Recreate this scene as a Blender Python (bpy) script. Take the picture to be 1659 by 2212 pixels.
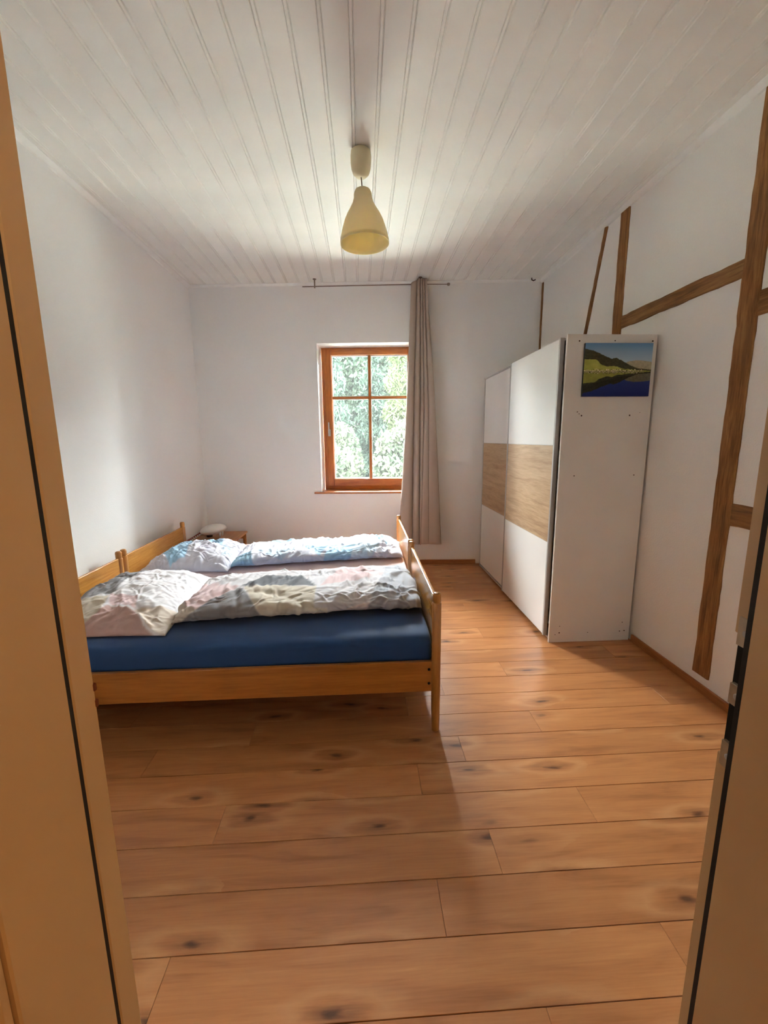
import bpy, bmesh, math, random
import numpy as np
from mathutils import Vector, Matrix, noise

for o in list(bpy.data.objects):
    bpy.data.objects.remove(o, do_unlink=True)
scene = bpy.context.scene
COL = scene.collection
random.seed(7)
rng = np.random.default_rng(7)

# ------------------------------------------------------------------ camera
CAM_Z = 1.46
cam_d = bpy.data.cameras.new('camera')
cam_d.sensor_fit = 'HORIZONTAL'
cam_d.sensor_width = 36.0
cam_d.lens = 899.93 / 1659.0 * 36.0
cam_d.clip_start = 0.02
cam = bpy.data.objects.new('camera', cam_d)
COL.objects.link(cam)
_f = Vector((0.05066257, 0.98375367, -0.17222663))
_r = Vector((0.99854412, -0.05309264, -0.00952972))
_u = Vector((0.01851886, 0.17149309, 0.98501125))
cam.matrix_world = Matrix(((_r.x, _u.x, -_f.x, 0), (_r.y, _u.y, -_f.y, 0), (_r.z, _u.z, -_f.z, CAM_Z), (0, 0, 0, 1)))
scene.camera = cam

# ------------------------------------------------------------------ sky, lamps, exposure
SKY = 60.0
world = bpy.data.worlds.new('world')
scene.world = world
world.use_nodes = True
bg = world.node_tree.nodes['Background']
bg.inputs['Color'].default_value = (0.96, 0.985, 1.0, 1)
bg.inputs['Strength'].default_value = SKY

def area_portal(loc, rot, sx, sy):
    l = bpy.data.lights.new('window_portal', 'AREA')
    l.shape = 'RECTANGLE'; l.size = sx; l.size_y = sy
    l.cycles.is_portal = True
    o = bpy.data.objects.new('window_portal', l); COL.objects.link(o)
    o.location = loc; o.rotation_euler = rot
    return o

hall = bpy.data.lights.new('hall_lamp_light', 'POINT')
hall.energy = 8.0
hall.color = (1.0, 0.72, 0.42)
hall.shadow_soft_size = 0.12
hall_o = bpy.data.objects.new('hall_lamp_light', hall); COL.objects.link(hall_o)
hall_o.location = (0.95, -0.5, 2.2)

scene.view_settings.view_transform = 'Standard'
scene.view_settings.look = 'None'
scene.view_settings.gamma = 1.0
scene.view_settings.use_curve_mapping = False
scene.view_settings.exposure = 1.0
scene.cycles.max_bounces = 9
scene.cycles.diffuse_bounces = 6
scene.cycles.glossy_bounces = 4
scene.cycles.transparent_max_bounces = 8
scene.cycles.use_adaptive_sampling = True
scene.cycles.adaptive_threshold = 0.2
scene.cycles.adaptive_min_samples = 16
scene.cycles.caustics_reflective = False
scene.cycles.caustics_refractive = False
scene.cycles.use_denoising = True
scene.cycles.sample_clamp_indirect = 12.0

# ------------------------------------------------------------------ helpers
def lin(r, g=None, b=None):
    if g is None: r, g, b = r
    f = lambda c: (c/255.0)/12.92 if c/255.0 <= 0.04045 else ((c/255.0+0.055)/1.055)**2.4
    return (f(r), f(g), f(b), 1.0)

class N:
    """small node graph helper"""
    def __init__(s, name):
        s.m = bpy.data.materials.new(name); s.m.use_nodes = True
        s.t = s.m.node_tree; s.b = s.t.nodes['Principled BSDF']; s.out = s.t.nodes['Material Output']
    def n(s, typ, **kw):
        x = s.t.nodes.new(typ)
        for k, v in kw.items(): setattr(x, k, v)
        return x
    def l(s, a, b): s.t.links.new(a, b)
    def coord(s, scale=(1, 1, 1), rand=0.0, kind='Object'):
        tc = s.n('ShaderNodeTexCoord'); mp = s.n('ShaderNodeMapping')
        mp.inputs['Scale'].default_value = scale
        s.l(tc.outputs[kind], mp.inputs['Vector'])
        if rand:
            oi = s.n('ShaderNodeObjectInfo'); mu = s.n('ShaderNodeMath', operation='MULTIPLY')
            mu.inputs[1].default_value = rand; s.l(oi.outputs['Random'], mu.inputs[0])
            s.l(mu.outputs[0], mp.inputs['Location'])
        return mp.outputs['Vector']
    def noise(s, vec, scale, detail=4, rough=0.5, dist=0.0):
        x = s.n('ShaderNodeTexNoise'); s.l(vec, x.inputs['Vector'])
        x.inputs['Scale'].default_value = scale; x.inputs['Detail'].default_value = detail
        x.inputs['Roughness'].default_value = rough; x.inputs['Distortion'].default_value = dist
        return x.outputs['Fac']
    def ramp(s, fac, stops):
        x = s.n('ShaderNodeValToRGB'); s.l(fac, x.inputs['Fac'])
        e = x.color_ramp.elements
        while len(e) < len(stops): e.new(0.5)
        for i, (p, c) in enumerate(stops):
            e[i].position = p; e[i].color = c if len(c) == 4 else (*c, 1)
        return x.outputs['Color']
    def mix(s, fac, a, b, mode='MIX'):
        x = s.n('ShaderNodeMix', data_type='RGBA', blend_type=mode)
        for v, i in ((fac, 0), (a, 6), (b, 7)):
            if hasattr(v, 'links'): s.l(v, x.inputs[i])
            else: x.inputs[i].default_value = v
        return x.outputs[2]
    def bump(s, h, strength=0.2, dist=0.01):
        x = s.n('ShaderNodeBump'); x.inputs['Strength'].default_value = strength
        x.inputs['Distance'].default_value = dist; s.l(h, x.inputs['Height'])
        s.l(x.outputs['Normal'], s.b.inputs['Normal'])
    def set(s, color=None, rough=None, metal=None, spec=None, coat=None):
        if color is not None:
            if hasattr(color, 'links'): s.l(color, s.b.inputs['Base Color'])
            else: s.b.inputs['Base Color'].default_value = color
        if rough is not None:
            if hasattr(rough, 'links'): s.l(rough, s.b.inputs['Roughness'])
            else: s.b.inputs['Roughness'].default_value = rough
        if metal is not None: s.b.inputs['Metallic'].default_value = metal
        if spec is not None: s.b.inputs['Specular IOR Level'].default_value = spec
        if coat is not None:
            s.b.inputs['Coat Weight'].default_value = coat; s.b.inputs['Coat Roughness'].default_value = 0.15
        return s.m

def plain(name, c, rough=0.5, metal=0.0, var=0.06, scale=14, bump=0.0, spec=0.5):
    k = N(name); v = k.coord()
    f = k.noise(v, scale, 2)
    lo = tuple(x*(1-var) for x in c[:3]); hi = tuple(min(1, x*(1+var)) for x in c[:3])
    col = k.ramp(f, [(0.3, lo), (0.7, hi)])
    if bump: k.bump(k.noise(v, scale*6, 1), bump, 0.003)
    return k.set(col, rough, metal, spec)

def wood(name, dark, mid, light, axis=0, rough=0.35, scale=1.0, rand=31.0, knots=0.0, bump=0.08, coat=0.0, spec=0.5):
    k = N(name)
    sc = [9*scale]*3; sc[axis] = 0.7*scale
    v = k.coord(tuple(sc), rand)
    g = k.noise(v, 3.0, 6, 0.6, 0.6)
    fine = k.noise(v, 14.0, 4, 0.6)
    c = k.ramp(g, [(0.28, dark), (0.5, mid), (0.74, light)])
    c = k.mix(0.35, c, k.ramp(fine, [(0.3, dark), (0.7, light)]))
    if knots:
        sk = [5*scale]*3; sk[axis] = 1.6*scale
        v2 = k.coord(tuple(sk), rand)
        vo = k.n('ShaderNodeTexVoronoi'); k.l(v2, vo.inputs['Vector']); vo.inputs['Scale'].default_value = 1.0
        m = k.ramp(vo.outputs['Distance'], [(0.03, (1, 1, 1)), (0.16, (0, 0, 0))])
        mu = k.n('ShaderNodeMath', operation='MULTIPLY'); k.l(m, mu.inputs[0]); mu.inputs[1].default_value = knots
        c = k.mix(mu.outputs[0], c, tuple(x*0.28 for x in dark[:3]) + (1,))
    k.bump(fine, bump, 0.002)
    return k.set(c, rough, spec=spec, coat=coat)

class MB:
    def __init__(s): s.bm = bmesh.new()
    def box(s, x0, x1, y0, y1, z0, z1, bev=0.0, M=None, seg=1):
        b = bmesh.new(); bmesh.ops.create_cube(b, size=1)
        for v in b.verts:
            v.co = Vector(((x0+x1)/2+v.co.x*(x1-x0), (y0+y1)/2+v.co.y*(y1-y0), (z0+z1)/2+v.co.z*(z1-z0)))
        if bev: bmesh.ops.bevel(b, geom=b.edges[:]+b.verts[:], offset=bev, segments=seg, affect='EDGES', profile=0.5)
        s._join(b, M); return s
    def lathe(s, prof, cx=0, cy=0, n=24, M=None, cap=True):
        b = bmesh.new(); rings = []
        for r, z in prof:
            rings.append([b.verts.new((cx+r*math.cos(2*math.pi*i/n), cy+r*math.sin(2*math.pi*i/n), z)) for i in range(n)])
        for A, B in zip(rings, rings[1:]):
            for i in range(n): b.faces.new((A[i], A[(i+1) % n], B[(i+1) % n], B[i]))
        if cap: b.faces.new(rings[0][::-1]); b.faces.new(rings[-1])
        for f in b.faces: f.smooth = True
        s._join(b, M); return s
    def tube(s, pts, r, n=8):
        b = bmesh.new(); rings = []; pts = [Vector(p) for p in pts]
        for i, p in enumerate(pts):
            d = (pts[min(i+1, len(pts)-1)]-pts[max(i-1, 0)]).normalized()
            a = d.orthogonal().normalized() if i == 0 else (a - d*a.dot(d)).normalized()
            c = d.cross(a)
            rings.append([b.verts.new(p+(a*math.cos(2*math.pi*j/n)+c*math.sin(2*math.pi*j/n))*r) for j in range(n)])
        for A, B in zip(rings, rings[1:]):
            for j in range(n): b.faces.new((A[j], A[(j+1) % n], B[(j+1) % n], B[j]))
        b.faces.new(rings[0][::-1]); b.faces.new(rings[-1])
        for f in b.faces: f.smooth = True
        s._join(b, None); return s
    def prism(s, poly, axis, a, bq, M=None):
        """extrude a 2-D polygon along an axis (0,1,2) from a to bq; polygon in the two other axes in order"""
        b = bmesh.new(); oth = [i for i in range(3) if i != axis]
        def mk(q, t):
            c = [0, 0, 0]; c[oth[0]] = q[0]; c[oth[1]] = q[1]; c[axis] = t; return b.verts.new(c)
        A = [mk(q, a) for q in poly]; B = [mk(q, bq) for q in poly]; n = len(poly)
        b.faces.new(A); b.faces.new(B[::-1])
        for i in range(n): b.faces.new((A[i], B[i], B[(i+1) % n], A[(i+1) % n]))
        s._join(b, M); return s
    def _join(s, b, M):
        bmesh.ops.recalc_face_normals(b, faces=b.faces[:])
        if M is not None: b.transform(M)
        me = bpy.data.meshes.new('tmp'); b.to_mesh(me); b.free(); s.bm.from_mesh(me); bpy.data.meshes.remove(me)
    def build(s, name, mat, parent=None, origin=None):
        o_ = Vector(origin) if origin is not None else (world_loc(parent) if parent else Vector((0, 0, 0)))
        for v in s.bm.verts: v.co -= o_
        me = bpy.data.meshes.new(name); s.bm.to_mesh(me); s.bm.free()
        me.materials.append(mat)
        o = bpy.data.objects.new(name, me); COL.objects.link(o)
        o.parent = parent
        o.location = o_ - (world_loc(parent) if parent else Vector((0, 0, 0)))
        return o

def world_loc(o):
    v = Vector((0, 0, 0))
    while o is not None: v = v + Vector(o.location); o = o.parent
    return v
def empty(name, loc):
    o = bpy.data.objects.new(name, None); COL.objects.link(o); o.location = loc; o.empty_display_size = 0.1
    return o
def tag(o, label, cat, group=None, kind=None):
    o['label'] = label; o['category'] = cat
    if group: o['group'] = group
    if kind: o['kind'] = kind
    return o
def struct(o, label=None):
    o['kind'] = 'structure'
    if label: o['label'] = label
    return o
def from_arrays(name, V, F, mat, parent=None, smooth=True, colors=None, origin=None):
    o_ = np.array(origin if origin is not None else (world_loc(parent) if parent else (0, 0, 0)), float)
    me = bpy.data.meshes.new(name); me.from_pydata((V-o_).tolist(), [], F)
    if smooth: me.polygons.foreach_set('use_smooth', [True]*len(me.polygons))
    if colors is not None:
        a = me.color_attributes.new('Col', 'FLOAT_COLOR', 'POINT')
        a.data.foreach_set('color', np.concatenate([colors, np.ones((len(colors), 1))], 1).astype(np.float32).ravel())
    me.materials.append(mat); me.update()
    o = bpy.data.objects.new(name, me); COL.objects.link(o); o.parent = parent
    o.location = Vector(o_) - (world_loc(parent) if parent else Vector((0, 0, 0)))
    return o

# ------------------------------------------------------------------ room numbers (metres)
XL, XR, H = -1.825, 1.935, 3.10
YF = 0.497                       # room face of the front wall
BY = -0.0704                     # the back wall stands slightly askew
bk = lambda x: 4.786 + BY*x
_c = 1/math.sqrt(1+BY*BY)
# back wall frame: u along the wall (u = world x at the wall), d = distance into the room (negative: into the wall)
BW = Matrix(((1, _c*BY, 0, 0), (BY, -_c, 0, 4.786), (0, 0, 1, 0), (0, 0, 0, 1)))
# window
WX0, WX1, WZ0, WZ1 = -0.462, 0.643, 0.865, 2.50
RD = 0.24                        # reveal depth
WT = 0.40                        # wall thickness

# ------------------------------------------------------------------ materials
def wall_mat(name, c, tex=0.25):
    k = N(name); v = k.coord()
    f = k.noise(v, 1.3, 1)
    col = k.ramp(f, [(0.3, tuple(x*0.97 for x in c[:3])), (0.7, c)])
    k.bump(k.noise(v, 120, 1, 0.6), tex, 0.004)
    return k.set(col, 0.9, spec=0.2)
M_wall = wall_mat('white_wall_paint', (0.89, 0.885, 0.87, 1))
M_wall_r = wall_mat('right_wall_lime_paint', (0.89, 0.88, 0.85, 1), 0.35)
M_ceil = plain('white_ceiling_paint', (0.87, 0.86, 0.81, 1), 0.55, var=0.03, scale=3, bump=0.05, spec=0.35)
M_trim = plain('white_trim_paint', (0.87, 0.86, 0.83, 1), 0.5, var=0.02)
M_jamb = plain('cream_frame_paint', lin(206, 174, 128), 0.45, var=0.03, scale=5, bump=0.04)
M_seal = plain('black_rubber', (0.008, 0.007, 0.006, 1), 0.7)
M_plate = plain('satin_steel', lin(190, 172, 145), 0.4, 0.6, var=0.1, scale=60)
M_black = plain('black_void', (0.004, 0.004, 0.004, 1), 0.9)
M_timber = wood('old_timber', lin(72, 40, 18), lin(136, 90, 50), lin(176, 128, 80), 2, 0.75, 1.0, knots=0.9, bump=0.5, spec=0.2)
M_timber_h = wood('old_timber_rail', lin(74, 46, 24), lin(134, 92, 54), lin(172, 128, 82), 1, 0.75, 1.0, knots=0.9, bump=0.5, spec=0.2)
M_base = wood('baseboard_wood', lin(120, 68, 30), lin(160, 98, 50), lin(184, 124, 72), 1, 0.4, 1.0)
M_base_x = wood('baseboard_wood_x', lin(120, 68, 30), lin(160, 98, 50), lin(184, 124, 72), 0, 0.4, 1.0)
M_bed = wood('bed_honey_wood_shaded', lin(138, 80, 24), lin(170, 104, 38), lin(190, 126, 54), 0, 0.3, 0.7, bump=0.03, coat=0.3)  # rails toned darker than the boards for their shade away from the window
M_bed_y = wood('bed_honey_wood_y', lin(154, 98, 36), lin(190, 130, 58), lin(208, 152, 78), 1, 0.25, 0.7, bump=0.03, coat=0.4)
M_bed_z = wood('bed_honey_wood_z', lin(150, 94, 36), lin(184, 124, 56), lin(202, 146, 76), 2, 0.3, 0.7, bump=0.03, coat=0.3)
M_win = wood('window_wood_z', lin(134, 70, 20), lin(176, 100, 36), lin(196, 122, 52), 2, 0.35, 1.0, bump=0.05, coat=0.2)
M_win_x = wood('window_wood_x', lin(134, 70, 20), lin(176, 100, 36), lin(196, 122, 52), 0, 0.35, 1.0, bump=0.05, coat=0.2)
M_night = wood('nightstand_wood', lin(150, 88, 34), lin(182, 112, 50), lin(204, 140, 76), 1, 0.35, 0.8)
M_wwhite = plain('wardrobe_white', (0.86, 0.86, 0.84, 1), 0.35, var=0.015, scale=3)
M_wside = plain('wardrobe_side_white', (0.85, 0.83, 0.79, 1), 0.55, var=0.02, scale=4)
M_alu = plain('aluminium_profile', (0.50, 0.49, 0.48, 1), 0.4, 0.35, var=0.04)
M_oak = wood('sonoma_oak', lin(150, 116, 82), lin(190, 158, 120), lin(214, 186, 150), 1, 0.5, 0.9, bump=0.1)
M_navy = None

def floor_mat():
    k = N('oak_laminate')
    rand = 57.0
    v = k.coord((0.9, 7.0, 1.0), rand)
    g = k.noise(v, 2.2, 5, 0.55, 0.9)
    fine = k.noise(k.coord((3.0, 90.0, 1.0), rand), 2.0, 3, 0.6)
    base = k.ramp(g, [(0.30, lin(156, 98, 56)), (0.48, lin(184, 122, 74)), (0.66, lin(194, 133, 83)), (0.80, lin(212, 156, 104))])
    base = k.mix(0.22, base, k.ramp(fine, [(0.3, lin(160, 102, 60)), (0.7, lin(206, 149, 98))]))
    # per plank tone
    oi = k.n('ShaderNodeObjectInfo')
    tone = k.ramp(oi.outputs['Random'], [(0.0, (0.90, 0.88, 0.86)), (0.5, (1.0, 1.0, 1.0)), (1.0, (1.08, 1.07, 1.05))])
    base = k.mix(1.0, base, tone, 'MULTIPLY')
    # knots: some cells hold a dark core with a ring of darker, then lighter grain flowing round it
    vk = k.coord((1.9, 6.2, 1.0), rand)
    dn = k.n('ShaderNodeTexNoise'); k.l(vk, dn.inputs['Vector']); dn.inputs['Scale'].default_value = 3.0; dn.inputs['Detail'].default_value = 4
    add = k.n('ShaderNodeMix', data_type='RGBA', blend_type='ADD'); add.inputs[0].default_value = 0.30
    k.l(vk, add.inputs[6]); k.l(dn.outputs['Color'], add.inputs[7])
    vo = k.n('ShaderNodeTexVoronoi', voronoi_dimensions='2D'); k.l(add.outputs[2], vo.inputs['Vector']); vo.inputs['Scale'].default_value = 1.0
    sep = k.n('ShaderNodeSeparateColor'); k.l(vo.outputs['Color'], sep.inputs[0])
    on = k.ramp(sep.outputs[0], [(0.42, (0, 0, 0)), (0.50, (1, 1, 1))])
    gn = k.ramp(k.noise(k.coord((2.2, 34.0, 1.0), rand), 2.0, 4, 0.6), [(0.36, (0.15, 0.15, 0.15)), (0.66, (1, 1, 1))])
    def times(a, b, f):
        p = k.n('ShaderNodeMath', operation='MULTIPLY'); k.l(a, p.inputs[0]); k.l(b, p.inputs[1])
        q = k.n('ShaderNodeMath', operation='MULTIPLY'); k.l(p.outputs[0], q.inputs[0]); q.inputs[1].default_value = f
        return q.outputs[0]
    D_ = vo.outputs['Distance']
    base = k.mix(times(k.ramp(D_, [(0.16, (0, 0, 0)), (0.26, (1, 1, 1)), (0.40, (0, 0, 0))]), on, 0.35), base, lin(214, 164, 116))
    base = k.mix(times(times(k.ramp(D_, [(0.05, (1, 1, 1)), (0.12, (0.7, 0.7, 0.7)), (0.22, (0, 0, 0))]), gn, 1.0), on, 0.8), base, lin(112, 70, 44))
    base = k.mix(times(k.ramp(D_, [(0.02, (1, 1, 1)), (0.075, (0, 0, 0))]), on, 0.85), base, lin(74, 42, 26))
    k.bump(fine, 0.03, 0.001)
    return k.set(base, k.ramp(fine, [(0.2, (0.30, 0.30, 0.30)), (0.8, (0.40, 0.40, 0.40))]), spec=0.45)
M_floor = floor_mat()

def cloth_mat(name, color=None, rough=0.85, trans=0.0, bump=0.1, sheen=0.2, scale=420):
    k = N(name)
    if color is None:
        a = k.n('ShaderNodeVertexColor'); a.layer_name = 'Col'; c = a.outputs['Color']
    else: c = color
    v = k.coord()
    k.bump(k.noise(v, scale, 2), bump, 0.001)
    k.set(c, rough, spec=0.2)
    k.b.inputs['Sheen Weight'].default_value = sheen
    if trans:
        tr = k.n('ShaderNodeBsdfTranslucent')
        if hasattr(c, 'links'): k.l(c, tr.inputs['Color'])
        else: tr.inputs['Color'].default_value = c
        mx = k.n('ShaderNodeMixShader'); mx.inputs[0].default_value = trans
        k.l(k.b.outputs[0], mx.inputs[1]); k.l(tr.outputs[0], mx.inputs[2]); k.l(mx.outputs[0], k.out.inputs['Surface'])
    return k.m
M_print = cloth_mat('printed_cotton')
M_navy = cloth_mat('navy_jersey', lin(34, 68, 116), 0.6, bump=0.05)
M_pink = cloth_mat('pale_pink_jersey', lin(238, 214, 212), 0.8)
M_curtain = cloth_mat('taupe_curtain', lin(180, 163, 149), 0.75, trans=0.05, sheen=0.1)

# ------------------------------------------------------------------ the setting
slab = MB().box(XL-0.1, XR+0.1, YF-0.001, 5.0, -0.06, -0.008).build('floor', plain('floor_joint_dark', lin(70, 38, 20), 0.8)); struct(slab, 'orange-brown oak plank floor')
PL, PW, GAP = 1.455, 0.168, 0.0024
_plank_cache = {}
def plank(x0, x1, y0, y1):
    L, W = round(x1-x0, 4), round(y1-y0, 4)
    key = (L, W)
    if key not in _plank_cache:
        m = MB().box(-L/2+0.0004, L/2-0.0004, -W/2+GAP/2, W/2-GAP/2, -0.008, 0.0, 0.0007)
        o = m.build('plank', M_floor, slab, origin=(0, 0, 0)); _plank_cache[key] = o.data
    else:
        o = bpy.data.objects.new('plank', _plank_cache[key]); COL.objects.link(o); o.parent = slab
    o.location = ((x0+x1)/2, (y0+y1)/2, 0)
joint = [0.88, 0.225, 0.452]
for k in range(-2, 25):
    y0 = 0.824 + k*PW; y1 = y0 + PW
    y0 = max(y0, YF)
    if y0 >= bk(XL): break
    x = joint[k % 3] - 3*PL
    while x < XR:
        a, b_ = max(x, XL), min(x+PL, XR)
        if XR-b_ < 0.15: b_ = XR
        if b_-a > 0.15 and y0 < bk(a):
            plank(a, b_, y0, y1)
        x += PL

# hall floor, walls and ceiling behind the camera
hall_m = wall_mat('hall_wall_paint', lin(222, 204, 176))
struct(MB().box(-1.3, 1.4, -1.9, YF-0.001, -0.06, 0.0).build('floor_hall', M_floor))
struct(MB().box(-1.4, -1.3, -1.9, 0.33, 0, 2.6).build('wall_hall_left', hall_m))
struct(MB().box(1.4, 1.5, -1.9, 0.33, 0, 2.6).build('wall_hall_right', hall_m))
struct(MB().box(-1.4, 1.5, -2.0, -1.9, 0, 2.6).build('wall_hall_back', hall_m))
struct(MB().box(-1.4, 1.5, -1.9, 0.33, 2.6, 2.7).build('ceiling_hall', hall_m))

# side walls
struct(MB().box(XL-0.2, XL, YF-0.17, 5.35, -0.06, H+0.1).build('wall_left', M_wall), 'plain white rough-plastered wall behind the bed heads')
wall_r = struct(MB().box(XR, XR+0.2, YF-0.17, 5.25, -0.06, H+0.1).build('wall_right', M_wall_r), 'white wall with exposed brown timber framing')
# front wall with the door opening
DX0, DX1, DZ = -0.343, 0.497, 2.06
fw = MB()
fw.box(XL, DX0-0.045, 0.33, YF, 0, H+0.1).box(DX1+0.045, XR, 0.33, YF, 0, H+0.1).box(DX0-0.045, DX1+0.045, 0.33, YF, DZ+0.045, H+0.1)
struct(fw.build('wall_front', M_wall))
# back wall with the window opening
OX0, OX1, OZ0, OZ1 = -0.470, 0.655, 0.845, 2.495
uL, uR = XL-0.25, XR+0.25
bw = MB()
bw.box(uL, OX0, -WT, 0, -0.06, H+0.1, M=BW).box(OX1, uR, -WT, 0, -0.06, H+0.1, M=BW)
bw.box(OX0, OX1, -WT, 0, -0.06, OZ0, M=BW).box(OX0, OX1, -WT, 0, OZ1, H+0.1, M=BW)
struct(bw.build('wall_back', M_wall), 'white back wall with one window')

# ceiling boards
ceil = struct(MB().box(XL-0.1, XR+0.1, YF-0.1, 5.2, H+0.008, H+0.14).build('ceiling', M_ceil), 'white painted tongue-and-groove board ceiling')
CP = 0.1245
bw_, ch = CP-0.016, 0.004
x = -0.003 - 15*CP
_board = {}
while x < XR:
    a, b_ = x+0.0004, x+CP-0.0004
    a2, b2 = max(a, XL), min(b_, XR)
    if b2-a2 > 0.02:
        y1 = bk(b2)
        g_, st = 0.0034, 0.0125
        prof = [(a2, H+0.008), (a2, H+0.0068), (a2+g_, H), (b2-st-2*g_, H), (b2-st-g_, H+0.0068), (b2-st, H+0.0006), (b2-g_, H+0.0006), (b2, H+0.0068), (b2, H+0.008)]
        MB().prism(prof, 1, YF, y1).build('ceiling_board', M_ceil, ceil, origin=((a2+b2)/2, YF, H))
    x += CP

# cornice strips
def cove(poly, M, name):
    pass
tr = MB().prism([(XR, H), (XR-0.034, H), (XR-0.034, H-0.006), (XR-0.012, H-0.03), (XR, H-0.034)], 1, YF, bk(XR))
struct(tr.build('trim_1', M_trim), 'white cornice strip on the right wall')
tr = MB().prism([(XL, H), (XL+0.034, H), (XL+0.034, H-0.006), (XL+0.012, H-0.03), (XL, H-0.034)], 1, YF, bk(XL))
struct(tr.build('trim_2', M_trim), 'white cornice strip on the left wall')
tr = MB().prism([(0, H), (0.026, H), (0.026, H-0.005), (0.01, H-0.02), (0, H-0.024)], 0, XL, XR, M=BW)
struct(tr.build('trim_3', M_trim), 'white cornice strip on the back wall')

# baseboards
struct(MB().box(XR-0.016, XR, YF, 2.72, 0.0, 0.052, 0.003).build('baseboard_right', M_base), 'brown wooden baseboard on the right wall')
struct(MB().box(XL+0.02, XR-0.62, 0, 0.016, 0.0, 0.052, 0.003, M=BW).build('baseboard_back', M_base_x), 'brown wooden baseboard on the back wall')
struct(MB().box(XL, XL+0.016, YF, bk(XL)-0.02, 0.0, 0.052, 0.003).build('baseboard_left', M_base), 'brown wooden baseboard on the left wall')

# timber framing let into the right wall
def timber(name, p0, p1, w, mat, seed, proud=0.010):
    """a hewn beam from (y,z) p0 to p1 of width w with uneven edges"""
    r = random.Random(seed)
    p0, p1 = Vector(p0), Vector(p1); d = p1-p0; L = d.length; d.normalize(); n = Vector((-d.y, d.x))
    k = max(4, int(L/0.05)); A = []; B = []
    for i in range(k+1):
        t = i/k
        e1 = 0.0015*math.sin(i*0.7+seed)+r.uniform(-0.002, 0.002); e2 = 0.0015*math.sin(i*0.9+2*seed)+r.uniform(-0.002, 0.002)
        c = p0+d*(L*t)
        A.append(c+n*(w/2+e1)); B.append(c-n*(w/2+e2))
    b = bmesh.new(); X1 = XR+0.02
    rows = []
    for i in range(k+1):
        f = proud + r.uniform(-0.0015, 0.0015)
        cdir = (A[i]-B[i]).normalized()*0.005
        rows.append([b.verts.new((X1, A[i].x, A[i].y)), b.verts.new((XR-f+0.004, A[i].x, A[i].y)),
                     b.verts.new((XR-f, A[i].x-cdir.x, A[i].y-cdir.y)), b.verts.new((XR-f, B[i].x+cdir.x, B[i].y+cdir.y)),
                     b.verts.new((XR-f+0.004, B[i].x, B[i].y)), b.verts.new((X1, B[i].x, B[i].y))])
    for P, Q in zip(rows, rows[1:]):
        for j in range(5): b.faces.new((P[j], P[j+1], Q[j+1], Q[j]))
    b.faces.new(rows[0][::-1]); b.faces.new(rows[-1])
    m = MB(); m._join(b, None)
    return m.build(name, mat, wall_r, origin=(XR, p0.x, p0.y))
timber('timber_post', (2.112, 0.100), (2.116, H-0.03), 0.113, M_timber, 1)
timber('timber_post', (3.222, 0.10), (3.230, H-0.03), 0.108, M_timber, 2)
timber('timber_rail', (2.17, 2.289), (3.17, 2.291), 0.092, M_timber_h, 3, 0.006)
timber('timber_rail', (YF+0.02, 2.100), (2.058, 2.092), 0.118, M_timber_h, 4, 0.006)
timber('timber_rail', (YF+0.02, 1.064), (2.058, 1.050), 0.118, M_timber_h, 5, 0.006)
timber('timber_brace', (4.17, 0.62), (3.471, H-0.032), 0.044, M_timber, 6)
timber('timber_post', (4.622, 0.10), (4.622, H-0.04), 0.034, M_timber, 7)
# small dark hook and stain at the ceiling corner
hk = MB().tube([(1.80, 4.60, H-0.002), (1.80, 4.60, H-0.02), (1.82, 4.60, H-0.028), (1.84, 4.60, H-0.018)], 0.006)
tag(hk.build('ceiling_hook', plain('rusty_iron', lin(70, 46, 30), 0.8), origin=(1.81, 4.60, H)), 'small rusty hook under the ceiling in the right back corner', 'hook')

# ------------------------------------------------------------------ window
win = empty('window_1', (0.09, bk(0.09)+RD, WZ0)); struct(win, 'brown wooden window with four panes in a white reveal')
d0 = -RD                                   # room face of the fixed frame
fr = 0.034
def wbox(name, x0, x1, dz0, dz1, z0, z1, mat, parent=win, bev=0.003):
    return MB().box(x0, x1, dz0, dz1, z0, z1, bev, M=BW).build(name, mat, parent)
wbox('frame_stile', WX0, WX0+fr, d0-0.07, d0, WZ0, WZ1, M_win)
wbox('frame_stile', WX1-fr, WX1, d0-0.07, d0, WZ0, WZ1, M_win)
wbox('frame_head', WX0+fr, WX1-fr, d0-0.07, d0, WZ1-0.024, WZ1, M_win_x)
wbox('frame_sill', WX0+fr, WX1-fr, d0-0.07, d0, WZ0, WZ0+0.042, M_win_x)
sash = wbox('sash', WX0+fr, WX0+fr+0.076, d0-0.055, d0+0.012, WZ0+0.042, WZ1-0.024, M_win)
GX0, GX1, GZ0, GZ1 = -0.350, 0.530, 0.994, 2.414
wbox('sash_stile', GX1, GX1+0.078, d0-0.055, d0+0.012, WZ0+0.042, WZ1-0.024, M_win, sash)
wbox('sash_rail', GX0, GX1, d0-0.055, d0+0.012, GZ1, WZ1-0.024, M_win_x, sash)
wbox('sash_rail', GX0, GX1, d0-0.055, d0+0.012, WZ0+0.042, GZ0, M_win_x, sash)
wbox('muntin', 0.077, 0.099, d0-0.045, d0-0.002, GZ0, GZ1, M_win, sash)
wbox('muntin', GX0, GX1, d0-0.043, d0-0.004, 1.929, 1.951, M_win_x, sash)
kg = N('window_glass')
trn = kg.n('ShaderNodeBsdfTransparent'); trn.inputs['Color'].default_value = (0.96, 0.98, 0.97, 1)
gl = kg.n('ShaderNodeBsdfGlossy'); gl.inputs['Roughness'].default_value = 0.02
lw = kg.n('ShaderNodeFresnel'); lw.inputs['IOR'].default_value = 1.3
mx = kg.n('ShaderNodeMixShader'); kg.l(lw.outputs[0], mx.inputs[0]); kg.l(trn.outputs[0], mx.inputs[1]); kg.l(gl.outputs[0], mx.inputs[2])
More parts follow.
